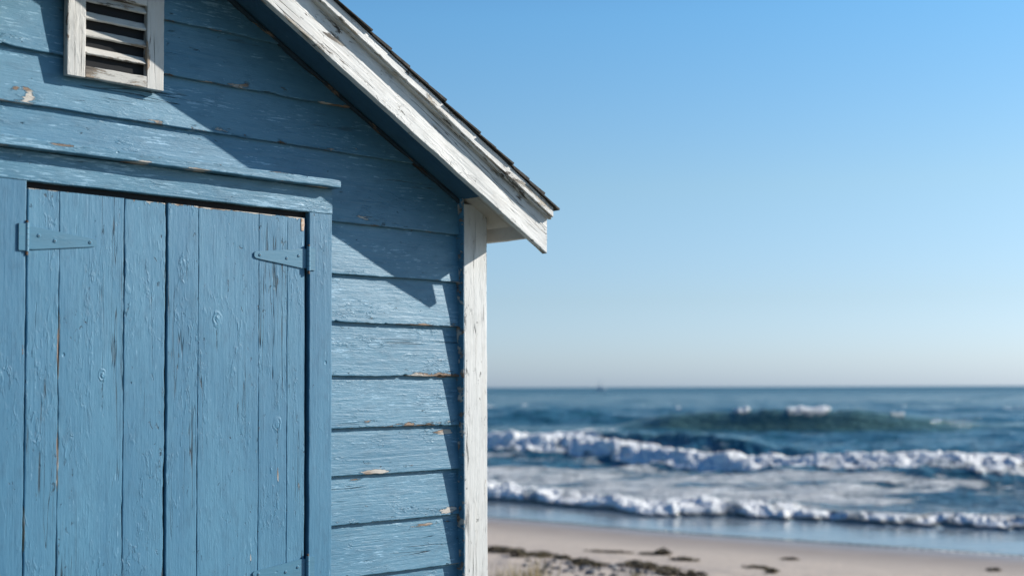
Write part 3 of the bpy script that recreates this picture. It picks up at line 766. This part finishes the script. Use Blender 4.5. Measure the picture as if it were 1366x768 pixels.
# ------------------------------------------------------------------ beach litter, pebbles and grass
N = NT('dry_seaweed'); co = N.n('ShaderNodeTexCoord').outputs['Object']
N.set(N.b.inputs['Base Color'], N.mix(N.ramp(N.noise(co, 22, 4, .6), .4, .62), (.05, .036, .022), (.15, .11, .04))); N.b.inputs['Roughness'].default_value = .7
M['weed'] = N.m
def weed(x, y, wx, wy, h_, label, n=160, seed=1):
    rr = random.Random(seed); mb = MB(); z0 = float(sand_z(x, y))
    for k in range(n):
        a = max(-.8, min(.8, rr.gauss(0, .42))) * wx; b = max(-.8, min(.8, rr.gauss(0, .42))) * wy
        hz = h_ * math.exp(-(a / wx) ** 2 - (b / wy) ** 2) * rr.random()
        zb = float(sand_z(x + a, y + b)) - z0
        d = rr.uniform(0, 2 * math.pi); ln = rr.uniform(.04, .12); wd = rr.uniform(.006, .02)
        dx, dy = math.cos(d), math.sin(d) * .7; px, py = -dy, dx
        vs = []; pz = zb + hz
        for q in range(4):
            s_ = q / 3 - .5; zz = pz + .012 * math.sin(q * 1.7 + k) + .008
            c_ = (a + dx * ln * s_ + .01 * rr.gauss(0, 1), b + dy * ln * s_ + .01 * rr.gauss(0, 1), max(zz, zb + .003))
            ww = wd * (1 - abs(s_) * .8)
            vs += [(c_[0] - px * ww, c_[1] - py * ww, c_[2]), (c_[0] + px * ww, c_[1] + py * ww, c_[2] + rr.uniform(0, .012))]
        mb.add(vs, [(0, 1, 3, 2), (2, 3, 5, 4), (4, 5, 7, 6)], 0, rr.random())
    o = mb.build('seaweed_clump', M['weed']); o.location = (x, y, z0)
    return tag(o, label, 'seaweed', 'seaweed clumps washed up on the sand')
WD = [
 (-.20, 18.5, .34, .30, .07, 'flat dark seaweed wrack beside the foot of the white corner post'),
 (.08, 17.95, .16, .18, .10, 'small olive seaweed tuft standing just behind the tall grass stems'),
 (.40, 18.05, .26, .20, .06, 'thin brown seaweed strip right of the olive tuft'),
 (.68, 17.9, .12, .12, .03, 'faint small seaweed scrap at the end of the brown strip'),
 (.88, 17.2, .20, .20, .05, 'dark seaweed clump at the upper edge of the pebbles'),
 (1.04, 16.85, .22, .16, .06, 'dark seaweed clump just right of the pebbles'),
 (1.54, 16.95, .20, .18, .07, 'dark seaweed heap with a mustard coloured patch at its right'),
 (1.70, 16.6, .22, .20, .10, 'mustard and brown seaweed heap right of the pebbles, largest of the heaps'),
 (1.90, 15.95, .20, .20, .09, 'blackish seaweed heap at the bottom edge of the picture'),
 (2.12, 15.7, .22, .14, .08, 'dark brown seaweed heap at the bottom right of the heaps'),
 (2.20, 19.2, .15, .15, .09, 'isolated black seaweed lump on open sand nearest the wet sand'),
 (2.02, 19.15, .22, .08, .02, 'thin seaweed trail left of the isolated black lump'),
 (2.36, 18.1, .22, .12, .04, 'flat seaweed scrap below the isolated black lump'),
 (1.40, 19.15, .42, .06, .02, 'long faint seaweed trail across the pale sand'),
 (3.20, 17.2, .22, .08, .03, 'thin flat seaweed scrap in the middle of the open sand'),
 (3.26, 16.6, .09, .08, .05, 'little round seaweed lump in the middle of the open sand'),
 (4.05, 19.3, .14, .08, .02, 'faint seaweed fleck nearer the water in the middle of the sand'),
 (6.73, 18.45, .10, .07, .03, 'tiny dark seaweed fleck at the far right of the sand'),
]
for k, q in enumerate(WD): weed(*q, n=int(40 + 2600 * q[2] * q[3]), seed=k)
N = NT('grey_pebble'); co = N.n('ShaderNodeTexCoord').outputs['Object']
oi = N.n('ShaderNodeObjectInfo').outputs['Random']
N.set(N.b.inputs['Base Color'], N.mix(oi, N.mix(N.noise(co, 30, 4, .6), (.10, .105, .11), (.17, .175, .18)), (.18, .15, .13))); N.b.inputs['Roughness'].default_value = .7
M['peb'] = N.m
import bmesh
bm = bmesh.new(); bmesh.ops.create_icosphere(bm, subdivisions=3, radius=1)
for v_ in bm.verts:
    f = 1 + .25 * (float(vnoise(v_.co.x * 1.4 + 5, v_.co.y * 1.4 + v_.co.z)) - .5); v_.co = Vector((v_.co.x * f, v_.co.y * f * .8, v_.co.z * f * .55))
pm_ = bpy.data.meshes.new('pebble'); bm.to_mesh(pm_); bm.free(); pm_.materials.append(M['peb'])
pm_.polygons.foreach_set('use_smooth', [True] * len(pm_.polygons))
rr = random.Random(5)
base_p = [(.71, 17.07), (.63, 15.61), (.87, 16.24), (1.04, 15.4), (1.2, 15.58), (1.06, 16.12), (.91, 15.54), (.73, 16.28), (.45, 16.6), (.3, 16.9), (.55, 17.3), (1.35, 16.1), (1.5, 15.7), (.35, 15.7), (.15, 16.5), (1.62, 16.05), (1.25, 16.6), (.95, 16.7), (.55, 16.2), (.2, 17.3)]
for k in range(54):
    if k < len(base_p): x, y = base_p[k]; s_ = rr.uniform(.035, .065)
    else: x, y = rr.uniform(-.1, 1.9), rr.uniform(15.0, 17.4); s_ = rr.uniform(.02, .045)
    p = bpy.data.objects.new('pebble', pm_); scn.collection.objects.link(p)
    p.location = (x, y, float(sand_z(x, y)) + s_ * .25); p.scale = (s_, s_, s_ * rr.uniform(.8, 1.2)); p.rotation_euler = (rr.uniform(-.2, .2), rr.uniform(-.2, .2), rr.uniform(0, 6.28))
    tag(p, 'smooth blue grey pebble among the seaweed and grass at the bottom of the beach', 'pebble', 'grey pebbles scattered on the upper beach')
N = NT('beach_grass'); tn = N.attr('tone')
N.set(N.b.inputs['Base Color'], N.mix(tn, (.42, .30, .11), (.22, .18, .05))); N.b.inputs['Roughness'].default_value = .6
N.b.inputs['Transmission Weight'].default_value = 0
M['grass'] = N.m
def tuft(x, y, r, n, h0, h1, label, seed, spread=.35):
    rr = random.Random(seed); mb = MB(); z0 = float(sand_z(x, y))
    for k in range(n):
        a = rr.gauss(0, r * .5); b = rr.gauss(0, r * .5); zb = float(sand_z(x + a, y + b)) - z0 - .01
        hgt = rr.uniform(h0, h1); d = rr.uniform(0, 6.28); ln = hgt * spread * rr.random()
        wd = rr.uniform(.003, .007); t = rr.uniform(0, 3.14); wx, wy = math.cos(t) * wd, math.sin(t) * wd
        vs = []; n_ = 6
        for q in range(n_ + 1):
            s_ = q / n_
            c_ = (a + math.cos(d) * ln * s_ ** 2, b + math.sin(d) * ln * s_ ** 2, zb + hgt * (s_ - .25 * s_ ** 3 * ln / hgt))
            ww = 1 - s_ * .9
            vs += [(c_[0] - wx * ww, c_[1] - wy * ww, c_[2]), (c_[0] + wx * ww, c_[1] + wy * ww, c_[2])]
        mb.add(vs, [(2 * q, 2 * q + 1, 2 * q + 3, 2 * q + 2) for q in range(n_)], 0, rr.random())
    o = mb.build('grass_tuft', M['grass']); o.location = (x, y, z0)
    return tag(o, label, 'beach grass', 'beach grass tufts near the hut')
tuft(-.13, 13.1, .20, 120, .14, .30, 'short golden grass tuft right beside the white corner post', 1)
tuft(.10, 13.0, .22, 150, .18, .34, 'golden grass tuft between the post and the tall stems', 2)
tuft(.25, 13.1, .16, 46, .20, .50, 'tallest beach grass tuft with thin stems rising above the seaweed', 3)
tuft(.46, 12.9, .14, 40, .10, .22, 'low olive grass tuft right of the tall stems', 4)
tuft(1.36, 14.6, .08, 50, .12, .20, 'small mustard grass tuft alone below the seaweed heaps', 5)
# plain shore grass behind and beside the hut lies out of view and is left out
for _o in list(scn.collection.objects):
    if _o.type == 'MESH' and _o.parent is None and not _o.get('label'): print('unlabelled', _o.name)
